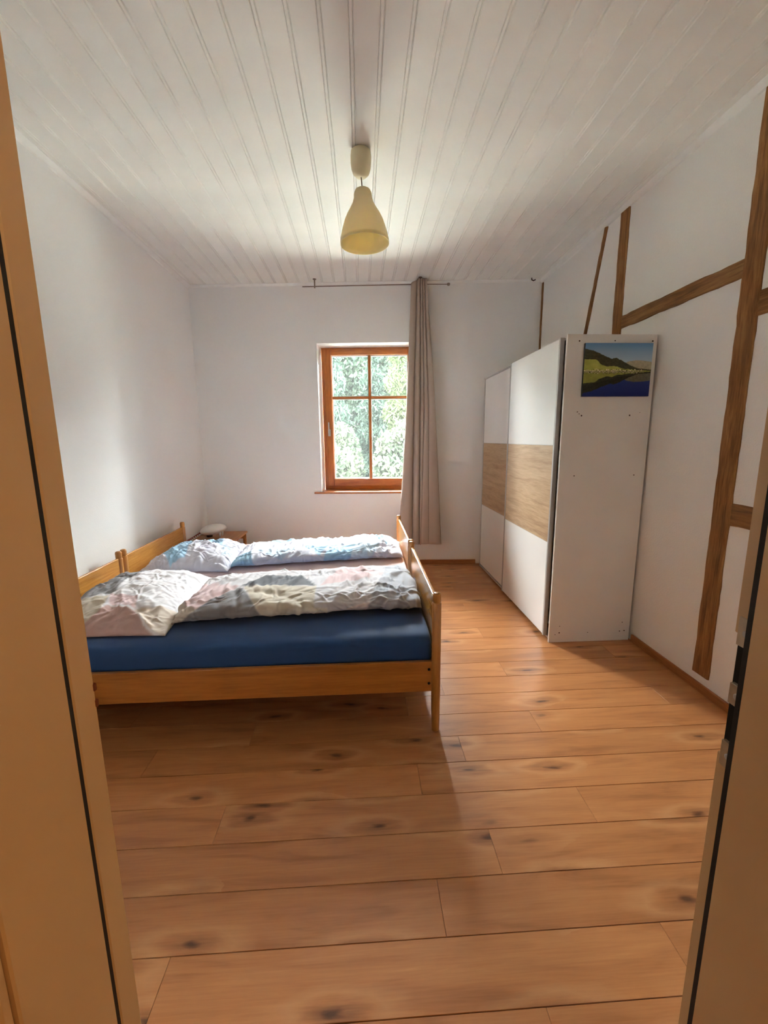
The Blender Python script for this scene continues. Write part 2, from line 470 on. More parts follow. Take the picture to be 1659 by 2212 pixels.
haze_veil = kg.n('ShaderNodeBsdfTranslucent'); haze_veil.inputs['Color'].default_value = (0.9, 0.92, 0.9, 1)  # faint veil mixed into the glass imitates pale haze and flare
mx2 = kg.n('ShaderNodeMixShader'); mx2.inputs[0].default_value = 0.0035
kg.l(mx.outputs[0], mx2.inputs[1]); kg.l(haze_veil.outputs[0], mx2.inputs[2])
kg.l(mx2.outputs[0], kg.out.inputs['Surface'])
M_glass = kg.m
M_halo = plain('bright_pane_halo', (0.86, 0.86, 0.84, 1), 0.5)  # pale strips added round each pane to imitate a bright halo edge
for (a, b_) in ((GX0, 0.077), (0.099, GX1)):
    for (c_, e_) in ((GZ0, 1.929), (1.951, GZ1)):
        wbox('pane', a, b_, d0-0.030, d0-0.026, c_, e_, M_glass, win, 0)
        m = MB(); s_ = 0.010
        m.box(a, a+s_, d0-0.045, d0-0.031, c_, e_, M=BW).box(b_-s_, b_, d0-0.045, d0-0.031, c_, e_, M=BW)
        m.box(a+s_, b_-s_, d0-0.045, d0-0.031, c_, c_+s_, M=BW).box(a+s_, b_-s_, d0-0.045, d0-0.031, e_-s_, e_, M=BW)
        m.build('pane_halo_strip', M_halo, win)
hd = MB().box(-0.408, -0.378, d0+0.012, d0+0.020, 1.50, 1.58, 0.003, M=BW).box(-0.398, -0.388, d0+0.020, d0+0.05, 1.53, 1.55, 0.002, M=BW)
hd = hd.build('handle_plate', M_alu, win)
MB().box(-0.400, -0.385, d0+0.045, d0+0.058, 1.53, 1.66, 0.004, M=BW).build('handle_lever', M_alu, hd)
sill = MB().box(OX0+0.002, OX1-0.002, -RD-0.01, 0.002, 0.846, 0.865, M=BW).box(OX0-0.082, OX1+0.082, 0.001, 0.03, 0.846, 0.866, 0.004, M=BW)
sill.build('window_sill', M_win_x, win)

pw = area_portal(BW @ Vector((0.09, -WT-0.02, 1.68)), (0, 0, 0), 1.2, 1.75)
pw.rotation_euler = (math.radians(-90), 0, math.atan(BY))

# ------------------------------------------------------------------ door frame around the camera's doorway
dr = empty('door_1', ((DX0+DX1)/2, 0.41, 0)); struct(dr, 'cream painted door frame with black rubber seal')
MB().box(DX0-0.045, DX0, 0.462, 0.500, 0, DZ+0.045, 0.002).build('hinge_rebate', M_jamb, dr)
MB().box(DX0-0.045, DX0+0.0005, 0.334, 0.4548, 0, DZ, 0.002).build('jamb_lining', M_jamb, dr)
MB().box(DX0-0.045, DX0-0.001, 0.4550, 0.4610, 0, DZ, 0.0).build('rubber_seal', M_seal, dr)
MB().box(DX0-0.12, DX0-0.002, 0.318, 0.3335, 0, DZ+0.08, 0.004).build('architrave', M_jamb, dr)
S = 0.023
MB().box(DX1, DX1+0.045, 0.462, 0.500, 0, 1.02, 0.0015).box(DX1, DX1+0.045, 0.462, 0.500, 1.20, DZ+0.045, 0.0015).box(DX1+0.02, DX1+0.045, 0.462, 0.500, 1.02, 1.20).build('strike_rebate', M_jamb, dr)
MB().box(DX1-S, DX1+0.045, 0.334, 0.456, 0, DZ, 0.002).build('jamb_lining', M_jamb, dr)
MB().box(DX1-S+0.002, DX1+0.04, 0.4565, 0.4635, 0, DZ, 0.0).build('rubber_seal', M_seal, dr)
MB().box(DX1-S+0.002, DX1+0.12, 0.318, 0.3335, 0, DZ+0.08, 0.004).build('architrave', M_jamb, dr)
MB().box(DX0, DX1, 0.334, 0.456, DZ-0.0, DZ+0.045, 0.002).box(DX0, DX1, 0.462, 0.500, DZ+0.02, DZ+0.045, 0.002).build('head_lining', M_jamb, dr)
MB().box(DX1+0.004, DX1+0.02, 0.464, 0.496, 1.02, 1.20).build('latch_recess', M_black, dr)
for z0, z1 in ((1.185, 1.225), (1.100, 1.130), (1.005, 1.043)):
    pl_ = MB().box(DX1-0.0018, DX1+0.006, 0.4645, 0.494, z0, z1, 0.0008).build('strike_plate', M_plate, dr)
    MB().lathe([(0.0045, 0), (0.0045, 0.0012), (0.002, 0.0012)], n=12, M=Matrix.Translation((DX1-0.0018, 0.481, (z0+z1)/2)) @ Matrix.Rotation(-math.pi/2, 4, 'Y')).build('screw', M_alu, pl_)
for z in (1.150, 1.128):
    MB().box(DX0-0.002, DX0+0.002, 0.497, 0.5015, z, z+0.010, 0.0008).build('paint_chip', plain('chip_brown', lin(110, 52, 22), 0.8), dr)

# ------------------------------------------------------------------ cloth geometry
def creases(P, n, amp, lmin, lmax, wmin, wmax, seed, ang=None, spread=1.6):
    """sum of random curved folds over 2-D cloth coordinates P (N,2)"""
    r = np.random.default_rng(seed); h = np.zeros(len(P))
    lo, hi = P.min(0), P.max(0)
    for i in range(n):
        c = lo+(hi-lo)*r.random(2); a = (r.normal(0, spread) if ang is None else ang+r.normal(0, spread))
        L = r.uniform(lmin, lmax); w = r.uniform(wmin, wmax); k = r.normal(0, 0.5/L)
        d = P-c; s = d[:, 0]*math.cos(a)+d[:, 1]*math.sin(a); q = -d[:, 0]*math.sin(a)+d[:, 1]*math.cos(a)
        m = np.abs(s) < L
        if not m.any(): continue
        qq = q[m]-k*s[m]**2*0.5; t = np.clip(1-(s[m]/L)**2, 0, 1)
        ww = w*(0.5+0.5*t)
        sg = 1.0 if r.random() < 0.62 else -0.7
        h[m] += sg*amp*r.uniform(0.4, 1.0)*t*(np.exp(-(qq/ww)**2)-0.45*np.exp(-((np.abs(qq)-2.0*ww)/(1.3*ww))**2))
    return h

def in_poly(P, poly):
    x, y = P[:, 0], P[:, 1]; c = np.zeros(len(P), bool); n = len(poly)
    for i in range(n):
        (x1, y1), (x2, y2) = poly[i], poly[(i+1) % n]
        if y1 == y2: continue
        k = ((y1 > y) != (y2 > y)) & (x < (x2-x1)*(y-y1)/(y2-y1)+x1); c ^= k
    return c

def paint(P, base, polys):
    C = np.tile(np.array(lin(*base)[:3]), (len(P), 1))
    for col, poly in polys:
        w = np.zeros(len(P))
        for dx in (-0.004, 0, 0.004):
            for dy in (-0.004, 0, 0.004): w += in_poly(P+np.array([dx, dy]), poly)/9.0
        C = C*(1-w[:, None])+np.array(lin(*col)[:3])*w[:, None]
    return C

def grid_normals(V):
    du = np.gradient(V, axis=0); dv = np.gradient(V, axis=1)
    n = np.cross(du, dv); return n/np.maximum(np.linalg.norm(n, axis=2, keepdims=True), 1e-9)

def loft(x0, x1, yc, a, z0, b, ns, nt, ey, ez, kx, seed, wob=0.012, bvar=0.15, skew=0.0):
    """a padded roll: superellipse sections along X. returns V[ns,nt,3], UV[ns,nt,2]"""
    s = np.linspace(0, 1, ns); s = 0.5-0.5*np.cos(np.pi*s)*(1-0.0); s = 0.35*s+0.65*np.linspace(0, 1, ns)
    th = np.linspace(math.pi*1.28, math.pi*1.28-2*math.pi, nt, endpoint=False)
    V = np.zeros((ns, nt, 3)); UV = np.zeros((ns, nt, 2))
    for i, q in enumerate(s):
        e = max(1e-4, 1-abs(2*q-1)**kx)**(1.0/3.0)
        X = x0+(x1-x0)*q
        nb = noise.noise(Vector((X*3.1+seed, 0.3, 1.7))); na = noise.noise(Vector((X*2.3, seed+4.1, 0.2)))
        bb = max(0.006, b*e*(1+bvar*nb)); aa = a*(0.90+0.10*e)+wob*na
        c, sn = np.cos(th), np.sin(th)
        y = yc+skew*(q-0.5)+aa*np.sign(c)*np.abs(c)**ey; z = z0+bb+bb*np.sign(sn)*np.abs(sn)**ez
        V[i, :, 0] = X; V[i, :, 1] = y; V[i, :, 2] = z
        d = np.hypot(np.diff(y, prepend=y[0]), np.diff(z, prepend=z[0]))
        UV[i, :, 0] = X; UV[i, :, 1] = np.cumsum(d)
    return V, UV

def loft_faces(ns, nt):
    F = []
    for i in range(ns-1):
        for j in range(nt):
            k = (j+1) % nt
            F.append((i*nt+j, i*nt+k, (i+1)*nt+k, (i+1)*nt+j))
    F.append(tuple(range(nt-1, -1, -1))); F.append(tuple((ns-1)*nt+j for j in range(nt)))
    return F

MZ = 0.508                                 # mattress top
def duvet(name, x0, x1, yc, a, b, seed, polys, base, ncre, amp, **kw):
    ns, nt = 300, 190
    V, UV = loft(x0, x1, yc, a, MZ+0.002, b, ns, nt, 0.62, 0.80, 9, seed, **kw)
    P = UV.reshape(-1, 2); up = (V[:, :, 2] > MZ+0.03)
    h = creases(P, ncre, amp, 0.03, 0.14, 0.005, 0.012, seed)
    h += creases(P, ncre//4, amp*1.7, 0.08, 0.25, 0.014, 0.035, seed+1, 0.9, 0.9)
    h += creases(P, 26, amp*1.5, 0.15, 0.45, 0.04, 0.09, seed+2)
    nrm = grid_normals(V)
    mid = V.reshape(-1, 3).mean(0); 
    sgn = np.sign(((V-mid)*nrm).sum(2).mean()); nrm *= sgn
    w = np.clip((V[:, :, 2]-MZ-0.01)/0.03, 0, 1)
    V = V+nrm*(h.reshape(ns, nt)*w)[:, :, None]
    V[:, :, 2] = np.maximum(V[:, :, 2], MZ+0.0015)
    return from_arrays(name, V.reshape(-1, 3), loft_faces(ns, nt), M_print, colors=paint(P, base, polys), origin=((x0+x1)/2, yc, MZ))

def pillow(name, corners, hgt, seed, polys, base, ncre, amp, peak=(0.0, 0.0), z0=MZ):
    """corners in order (x,y): front-left, front-right, back-right, back-left"""
    n, m = 170, 190
    u = np.linspace(-1, 1, n); v = np.linspace(-1, 1, m); U, W = np.meshgrid(u, v, indexing='ij')
    # edges bow inwards between the corners
    U2 = U*(1-0.05*(1-W**2)); W2 = W*(1-0.05*(1-U**2))
    c = [np.array(q) for q in corners]
    s, t = (U2+1)/2, (W2+1)/2
    XY = (1-s)[..., None]*(1-t)[..., None]*c[0]+s[..., None]*(1-t)[..., None]*c[1]+s[..., None]*t[..., None]*c[2]+(1-s)[..., None]*t[..., None]*c[3]
    Uo = U-peak[0]*(1-U**2); Wo = W-peak[1]*(1-W**2)
    hh = hgt*np.clip(1-np.abs(Uo)**3.2, 0, 1)**0.62*np.clip(1-np.abs(Wo)**3.2, 0, 1)**0.62
    P = XY.reshape(-1, 2)
    edge = np.clip(hh/(0.25*hgt), 0, 1)
    h = creases(P, ncre, amp, 0.03, 0.13, 0.005, 0.011, seed)+creases(P, ncre//4, amp*1.8, 0.06, 0.2, 0.012, 0.03, seed+1)+creases(P, 14, amp*2.4, 0.12, 0.3, 0.03, 0.07, seed+2)
    top = np.dstack([XY, z0+0.008+hh*0.95+h.reshape(n, m)*(0.25+0.75*edge)])
    # wavy hem
    top[:, :, 2] += 0.004*np.sin(U*17+seed)*(1-edge)
    top[:, :, 2] = np.maximum(top[:, :, 2], z0+0.004)
    bot = np.dstack([XY, np.full((n, m), z0+0.0012)])
    V = np.concatenate([top.reshape(-1, 3), bot.reshape(-1, 3)]); K = n*m; F = []
    for i in range(n-1):
        for j in range(m-1):
            a_ = i*m+j; F.append((a_, a_+m, a_+m+1, a_+1))
    # coarse bottom and rim
    rim = [i*m for i in range(n)]+[(n-1)*m+j for j in range(1, m)]+[i*m+m-1 for i in range(n-2, -1, -1)]+[j for j in range(m-2, 0, -1)]
    F2 = [(rim[k]+K, rim[(k+1) % len(rim)]+K, rim[(k+1) % len(rim)], rim[k]) for k in range(len(rim))]
    F2.append(tuple(K+q for q in rim[::-1]))
    C = paint(P, base, polys); C = np.concatenate([C, C])
    cen = np.mean(c, 0)
    o = from_arrays(name, V, F+F2, M_print, colors=C, origin=(cen[0], cen[1], z0))
    return o

# ------------------------------------------------------------------ beds
ZF, ZHD = 0.734, 0.708
def bed_post(x, y, ztop, parent):
    r = 0.0225
    MB().lathe([(r*0.78, 0.0), (r*0.9, 0.006), (r*0.97, 0.10), (r, 0.2), (r, ztop-0.052), (r*0.97, ztop-0.050), (r*0.80, ztop-0.049), (r*0.80, ztop-0.046),
                (r*0.92, ztop-0.044), (r*0.92, ztop-0.012), (r*0.78, ztop-0.003), (r*0.4, ztop)], x, y, 20).build('bed_post', M_bed_z, parent, origin=(x, y, 0))
def make_bed(y0, y1, label, near):
    xh, xf = -1.708, 0.347
    e = empty('bed', ((xh+xf)/2, (y0+y1)/2, 0)); tag(e, label, 'bed', 'two single beds pushed together')
    for y in (y0, y1):
        bed_post(xh, y, ZHD, e); bed_post(xf, y, ZF, e)
    MB().box(xf-0.009, xf+0.009, y0+0.018, y1-0.018, 0.25, 0.700, 0.004, seg=2).build('footboard', M_bed_y, e)
    MB().box(xh-0.009, xh+0.009, y0+0.018, y1-0.018, 0.25, 0.660, 0.004, seg=2).build('headboard', M_bed_y, e)
    for k, y in enumerate((y0+0.006, y1-0.006)):
        rail = MB().box(xh+0.018, xf-0.018, y-0.011, y+0.011, 0.218, 0.378, 0.003, seg=2).build('side_rail', M_bed, e)
        for z in (0.263, 0.338):
            sg = -1 if k == 0 else 1
            MB().lathe([(0.007, 0), (0.007, 0.002), (0.004, 0.003)], n=12, M=Matrix.Translation((0.312, y+sg*0.011, z)) @ Matrix.Rotation(-sg*math.pi/2, 4, 'X')).build('bolt', M_black if k == 0 else M_plate, rail)
    n = 13
    for i in range(n):
        xs = xh+0.12+i*(xf-xh-0.24)/(n-1)
        MB().box(xs-0.035, xs+0.035, y0+0.018, y1-0.018, 0.300, 0.318, 0.002).build('bed_slat', M_bed_y, e, origin=(xs, (y0+y1)/2, 0.3))
    return e
Y1, Y2, Y3, Y4 = 1.884, 2.906, 2.966, 3.957
bed_a = make_bed(Y1, Y2, 'honey wood single bed nearest the door with navy sheet', True)
bed_b = make_bed(Y3, Y4, 'honey wood single bed nearest the window with pink sheet', False)

def mattress(y0, y1, mat, label, seed, cat='mattress'):
    x0, x1 = -1.688, 0.330
    ns, nt = 150, 130
    yc, a = (y0+y1)/2, (y1-y0)/2; zc, b = (0.319+MZ)/2, (MZ-0.319)/2
    s = np.linspace(0, 1, ns); s = 0.5*(0.5-0.5*np.cos(np.pi*s))+0.5*s
    th = np.linspace(math.pi*1.3, math.pi*1.3-2*math.pi, nt, endpoint=False)
    ee = 0.38
    V = np.zeros((ns, nt, 3)); UV = np.zeros((ns, nt, 2))
    for i, q in enumerate(s):
        e = max(1e-4, 1-abs(2*q-1)**40)**(1/3)
        c, sn = np.cos(th), np.sin(th)
        # resample the corner regions
        y = yc+(a-0.02+0.02*e)*np.sign(c)*np.abs(c)**ee; z = zc+(b-0.03+0.03*e)*np.sign(sn)*np.abs(sn)**ee
        V[i, :, 0] = x0+(x1-x0)*q; V[i, :, 1] = y; V[i, :, 2] = z
        UV[i, :, 0] = V[i, :, 0]; UV[i, :, 1] = np.cumsum(np.hypot(np.diff(y, prepend=y[0]), np.diff(z, prepend=z[0])))
    P = UV.reshape(-1, 2)
    h = creases(P, 46, 0.011, 0.2, 0.7, 0.010, 0.03, seed, 0.0, 0.12)+creases(P, 44, 0.008, 0.06, 0.2, 0.008, 0.02, seed+1, 0.4, 0.3)
    h = h.reshape(ns, nt)
    side = np.clip((zc+b-0.004-V[:, :, 2])/0.02, 0, 1)*np.clip((V[:, :, 2]-0.38)/0.03, 0, 1)
    front = V[:, :, 1] < yc
    V[:, :, 1] += np.where(front, -1, 1)*h*side*0.8
    V[:, :, 1] = np.clip(V[:, :, 1], y0-0.010, y1+0.004)
    V[:, :, 2] = np.minimum(V[:, :, 2], MZ)
    o = from_arrays('mattress', V.reshape(-1, 3), loft_faces(ns, nt), mat, origin=((x0+x1)/2, yc, 0.319))
    return tag(o, label, cat, 'mattresses in fitted sheets')
mattress(Y1+0.026, Y2-0.02, M_navy, 'mattress in a navy blue fitted sheet on the near bed', 11)
mattress(Y3+0.02, Y4-0.02, M_pink, 'mattress in a pale pink fitted sheet on the far bed', 12)

GREY, DARK, CREAM, PINK = (138, 136, 140), (96, 98, 104), (204, 194, 178), (212, 186, 188)
BEIGE, DUSTY, BLUEG, LIGHT = (192, 180, 168), (190, 158, 152), (178, 181, 190), (208, 205, 209)
near_polys = [
    (PINK, [(-1.02, 0.56), (-0.72, 0.38), (-0.87, 0.137), (-0.95, 0.10)]),
    (BEIGE, [(-1.03, 0.0), (-1.03, 0.26), (-0.96, 0.20), (-0.87, 0.13), (-0.97, -0.02)]),
    (GREY, [(-0.97, 0.03), (-0.93, 0.09), (-0.88, 0.135), (-0.80, 0.26), (-0.71, 0.36), (-0.61, 0.186), (-0.55, 0.081), (-0.50, -0.02), (-0.97, 0.02)]),
    (CREAM, [(-0.70, 0.37), (-0.28, 0.344), (-0.27, 0.088), (-0.42, -0.02), (-0.50, -0.02), (-0.55, 0.081), (-0.61, 0.186)]),
    ((226, 218, 204), [(-0.47, -0.02), (-0.40, 0.11), (-0.20, 0.10), (-0.2, -0.02)]),
    (DARK, [(-0.72, 0.375), (-0.68, 0.44), (-0.62, 0.50), (-0.55, 0.545), (-0.47, 0.56), (-0.40, 0.53), (-0.34, 0.46), (-0.28, 0.352)]),
    (PINK, [(-0.26, 0.351), (-0.22, 0.47), (-0.17, 0.60), (-0.02, 0.66), (0.15, 0.52), (-0.01, 0.387)]),
    ((230, 212, 206), [(-0.10, 0.087), (0.03, 0.12), (-0.02, -0.02), (-0.06, 0.02)]),
    (BLUEG, [(0.03, 0.115), (0.10, 0.4), (0.17, 0.80), (0.36, 0.80), (0.36, 0.096), (0.08, 0.146)]),
    ((170, 168, 172), [(-0.03, -0.05), (0.03, 0.115), (0.08, 0.150), (0.36, 0.10), (0.36, -0.05)]),
]
du = duvet('duvet', -1.005, 0.322, 2.43, 0.315, 0.058, 21, near_polys, LIGHT, 520, 0.0058, skew=0.10)
tag(du, 'folded duvet in grey, pink and cream patchwork print on the near bed', 'duvet', 'folded duvets')
BL, PALE, LIL = (158, 194, 220), (190, 208, 224), (206, 208, 221)
far_polys = [
    (BL, [(-0.95, 0.62), (-0.40, 0.66), (-0.52, 0.45)]), (PALE, [(-0.52, 0.45), (-0.40, 0.66), (0.0, 0.62), (-0.1, 0.40)]),
    (BL, [(-0.50, 0.30), (-0.28, 0.30), (-0.34, 0.10)]), (BL, [(-0.26, 0.30), (-0.06, 0.28), (-0.10, 0.06), (-0.32, 0.02)]),
    (PALE, [(-0.06, 0.28), (0.16, 0.32), (0.05, 0.0), (-0.10, 0.06)]), (BL, [(0.06, 0.62), (0.34, 0.45), (0.18, 0.28)]),
    (BL, [(-1.02, -0.02), (-1.02, 0.12), (-0.88, 0.26), (-0.80, -0.02)]), (PALE, [(-0.88, 0.26), (-0.5, 0.30), (-0.62, 0.08)]),
    ((200, 200, 214), [(0.10, -0.02), (0.2, 0.2), (0.36, 0.15), (0.36, -0.02)]),
]
du = duvet('duvet', -1.0, 0.318, 3.39, 0.27, 0.052, 31, far_polys, LIL, 520, 0.0058, skew=0.16, bvar=0.25)
tag(du, 'folded duvet in light blue and white patchwork print on the far bed', 'duvet', 'folded duvets')
pn = [(GREY, [(-1.70, 2.30), (-1.70, 2.72), (-1.60, 2.74), (-1.40, 2.86), (-1.42, 2.67), (-1.43, 2.50), (-1.39, 2.30), (-1.56, 2.24)]),
      (CREAM, [(-1.70, 2.24), (-1.40, 2.26), (-1.36, 2.06), (-1.40, 1.90), (-1.7, 1.9)]),
      (PINK, [(-1.41, 2.28), (-1.25, 2.26), (-1.20, 2.13), (-1.36, 2.18)]),
      (DUSTY, [(-1.44, 1.90), (-1.36, 2.17), (-1.19, 2.11), (-1.10, 2.02), (-0.96, 1.93), (-1.28, 1.9)]),
      ((216, 204, 192), [(-1.20, 2.12), (-1.0, 2.22), (-0.94, 1.95), (-1.08, 2.02)])]
pi = pillow('pillow', [(-1.665, 1.97), (-0.99, 1.985), (-1.04, 2.84), (-1.67, 2.84)], 0.135, 41, pn, (228, 226, 230), 300, 0.0036, peak=(-0.10, 0.22))
tag(pi, 'large pillow in white, grey and dusty pink print on the near bed', 'pillow', 'pillows at the bed heads')
pf = [(BL, [(-1.58, 3.25), (-1.55, 3.53), (-1.42, 3.50), (-1.34, 3.10), (-1.43, 3.04)]), (BL, [(-1.41, 3.50), (-1.32, 3.68), (-1.21, 3.68), (-1.15, 3.36)]),
      (PALE, [(-1.15, 3.40), (-0.93, 3.22), (-1.08, 3.12)]), ((208, 206, 220), [(-1.34, 3.3), (-1.15, 3.34), (-1.2, 3.1)])]
pi = pillow('pillow', [(-1.655, 3.03), (-1.0, 3.00), (-0.985, 3.62), (-1.62, 3.66)], 0.138, 51, pf, (206, 205, 216), 300, 0.0046, peak=(0.0, 0.05))
tag(pi, 'pillow in pale blue and lilac white print on the far bed', 'pillow', 'pillows at the bed heads')

# ------------------------------------------------------------------ nightstand and table lamp
NZ = 0.45
ns_ = empty('nightstand', (-1.545, 4.475, 0)); tag(ns_, 'small honey wood nightstand in the left back corner', 'nightstand')
MB().box(-1.775, -1.310, 4.25, 4.700, NZ-0.022, NZ, 0.008, seg=3).build('top', M_night, ns_)
for x_ in (-1.745, -1.340):
    for y_ in (4.28, 4.67):
        MB().lathe([(0.014, 0), (0.019, 0.2), (0.019, NZ-0.022)], x_, y_, 14).build('leg', M_night, ns_, origin=(x_, y_, 0))
MB().box(-1.73, -1.355, 4.272, 4.286, NZ-0.08, NZ-0.022).build('apron', M_night, ns_)
MB().box(-1.73, -1.355, 4.664, 4.678, NZ-0.08, NZ-0.022).build('apron', M_night, ns_)
MB().box(-1.73, -1.355, 4.28, 4.67, 0.16, 0.176, 0.002).build('lower_shelf', M_night, ns_)

tl = empty('table_lamp', (-1.60, 4.44, NZ)); tag(tl, 'white oval shell-shaped lamp on the nightstand', 'lamp')
nu, nv = 40, 24; V = []; F = []
T = Matrix.Translation((-1.598, 4.44, NZ+0.072)) @ Matrix.Rotation(math.radians(-9), 4, 'Y')
for i in range(nv+1):
    ph = -math.pi/2+math.pi*i/nv
    for j in range(nu):
        a_ = 2*math.pi*j/nu
        rx, ry, rz = 0.138, 0.115, (0.062 if ph > 0 else 0.044)
        cp = abs(math.cos(ph))**0.85; sp = math.copysign(abs(math.sin(ph))**1.05, ph)
        q = T @ Vector((rx*cp*math.cos(a_), ry*cp*math.sin(a_), rz*sp)); V.append(tuple(q))
for i in range(nv):
    for j in range(nu): F.append((i*nu+j, i*nu+(j+1) % nu, (i+1)*nu+(j+1) % nu, (i+1)*nu+j))
M_shade = plain('opal_white', (0.82, 0.80, 0.74, 1), 0.3, var=0.01)
from_arrays('lamp_shell', np.array(V), F, M_shade, tl)
for (fx, fy) in ((-1.520, 4.40), (-1.520, 4.49)):
    MB().lathe([(0.003, NZ+0.001), (0.006, NZ+0.02), (0.016, NZ+0.062)], fx, fy, 12).build('foot', M_shade, tl)
MB().lathe([(0.03, NZ), (0.032, NZ+0.02), (0.02, NZ+0.038)], -1.640, 4.44, 16).build('base', plain('lamp_base_brown', lin(70, 44, 26), 0.6), tl)
cp_ = []
for i in range(120):
    t = i/119.0; c0 = Vector((-1.712, 4.40, NZ+0.058)).lerp(Vector((-1.785, 4.13, NZ+0.012)), t)
    cp_.append(c0+Vector((0.006*math.cos(t*60), 0, 0.006*math.sin(t*60)-0.006*math.sin(math.pi*t))))
MB().tube(cp_, 0.0045, 6).build('cord', plain('red_cord', lin(150, 50, 34), 0.6), tl)

# ------------------------------------------------------------------ wardrobe
wd = empty('wardrobe', (1.62, 3.67, 0)); tag(wd, 'white sliding door wardrobe with a light oak band across the doors', 'wardrobe')
WY0, WY1, WXF, WXB, WH = 2.738, 4.600, 1.323, 1.917, 2.107
side = MB().box(WXF, WXB, WY0, WY0+0.018, 0.0, WH, 0.001).build('side_panel', M_wside, wd)
MB().box(WXF+0.02, WXB, WY1-0.018, WY1, 0.0, WH, 0.001).build('side_panel', M_wside, wd)
MB().box(WXF+0.075, WXB, WY0+0.018, WY1-0.018, WH-0.03, WH-0.008, 0.001).build('top_panel', M_wside, wd)
MB().box(WXF+0.075, WXB, WY0+0.018, WY1-0.018, 0.06, 0.08, 0.001).build('bottom_panel', M_wside, wd)
MB().box(WXB-0.006, WXB-0.001, WY0+0.018, WY1-0.018, 0.08, WH-0.03).build('back_panel', M_wside, wd)
MB().box(WXF+0.075, WXB-0.01, 3.66, 3.678, 0.08, WH-0.03).build('divider', M_wside, wd)
MB().box(WXF+0.004, WXF+0.075, WY0+0.018, WY1-0.018, WH-0.030, WH-0.018, 0.0005).build('top_track', M_alu, wd)
MB().box(WXF+0.012, WXF+0.075, WY0+0.018, WY1-0.018, 0.012, 0.030, 0.0005).build('bottom_track', M_alu, wd)
def sliding_door(xf, y0, y1, z0, z1):
    t = 0.026
    core = MB().box(xf+0.006, xf+t-0.004, y0+0.004, y1-0.004, z0, z1).build('sliding_door', M_wside, wd)
    b0, b1 = 0.728, 1.408
    MB().box(xf, xf+0.006, y0+0.020, y1-0.020, b1+0.002, z1, 0.0006).build('upper_panel', M_wwhite, core)
    MB().box(xf, xf+0.006, y0+0.020, y1-0.020, b0+0.002, b1-0.002, 0.0006).build('oak_panel', M_oak, core)
    MB().box(xf, xf+0.006, y0+0.020, y1-0.020, z0, b0-0.002, 0.0006).build('lower_panel', M_wwhite, core)
    for z in (b0, b1): MB().box(xf+0.001, xf+0.006, y0+0.02, y1-0.02, z-0.002, z+0.002).build('divider_strip', M_alu, core)
    for a, b_ in ((y0, y0+0.020), (y1-0.020, y1)): MB().box(xf-0.004, xf+t, a, b_, z0-0.006, z1+0.004, 0.0015).build('stile', M_alu, core)
sliding_door(1.304, 2.786, 3.715, 0.038, 2.092)
sliding_door(1.338, 3.672, 4.585, 0.038, 2.088)
M_hole = plain('screw_hole_brown', lin(60, 40, 28), 0.8)
for (hx, hz, hr) in ((1.402, 2.066, 5), (1.636, 2.068, 4), (1.886, 2.066, 5), (1.419, 1.624, 3.5), (1.432, 1.612, 3), (1.449, 1.60, 5), (1.776, 1.60, 5), (1.844, 1.618, 2),
                     (1.427, 1.204, 4), (1.843, 1.204, 4), (1.397, 0.123, 3), (1.397, 0.073, 5), (1.367, 0.060, 3), (1.607, 0.069, 3), (1.845, 0.071, 4), (1.879, 0.074, 4.5), (1.859, 0.139, 3.5)):
    r_ = hr*0.001
    MB().lathe([(r_, 0), (r_, 0.0006), (r_*0.6, 0.001)], n=10, M=Matrix.Translation((hx, WY0, hz)) @ Matrix.Rotation(math.pi/2, 4, 'X')).build('screw_cap', M_hole, side)

# lake picture on the side panel
nx, nz = 224, 168
px0, px1, pz0, pz1 = 1.434, 1.880, 1.720, 2.050
PYF = WY0-0.018
U, W = np.meshgrid(np.linspace(0, 1, nx), np.linspace(0, 1, nz), indexing='ij'); u_, v_ = U.ravel(), W.ravel()
def fbm(a, b, s, seed):
    return np.array([noise.fractal(Vector((x*s, y*s, seed)), 0.8, 2.1, 4) for x, y in zip(a, b)])
n1 = fbm(u_, v_, 9, 1.0); n2 = fbm(u_, v_, 26, 2.0); n3 = fbm(u_, v_*2.4, 40, 3.0)
HOR = 0.475
def land(u, v, refl):
    """print colours of the view; v measured from the shore line upward"""
    C = np.zeros((len(u), 3))
    ridge = np.interp(u, [0, 0.12, 0.22, 0.32, 0.41, 0.46, 0.55, 0.68, 0.80, 1.0], [0.42, 0.385, 0.335, 0.275, 0.235, 0.255, 0.205, 0.115, 0.055, 0.03])+0.010*n2
    hill = np.interp(u, [0.55, 0.64, 0.76, 0.88, 1.0], [0.10, 0.18, 0.205, 0.20, 0.175])+0.005*n2
    mead = np.interp(u, [0, 0.18, 0.24, 0.34, 0.42, 0.52, 0.62, 0.78, 1.0], [0.225, 0.215, 0.14, 0.095, 0.105, 0.065, 0.055, 0.02, 0.0])+0.014*n1
    sky_t = np.clip(v/0.52, 0, 1)[:, None]
    C[:] = np.array(lin(172, 190, 196)[:3])*(1-sky_t)+np.array(lin(84, 124, 164)[:3])*sky_t
    k = (v < hill) & (u > 0.5); C[k] = np.array(lin(150, 142, 118)[:3])*(1+0.25*n2[k])[:, None]
    k = v < ridge; C[k] = np.array(lin(58, 58, 40)[:3])*(1+0.5*n2[k])[:, None]
    k = v < mead; C[k] = np.array(lin(148, 150, 70)[:3])*(1+0.22*n1[k])[:, None]
    k = (v < 0.022) & (u < 0.9); C[k] = np.array(lin(150, 146, 92)[:3])
    k = (v > 0.004) & (v < 0.036+0.02*n1) & (n3 > 0.28) & (u < 0.86); C[k] = lin(222, 204, 176)[:3]
    k = (v > 0.0) & (v < 0.05) & (n3 < -0.32) & (u < 0.9); C[k] = lin(48, 50, 30)[:3]
    return np.clip(C, 0, 1)
up_ = v_ >= HOR
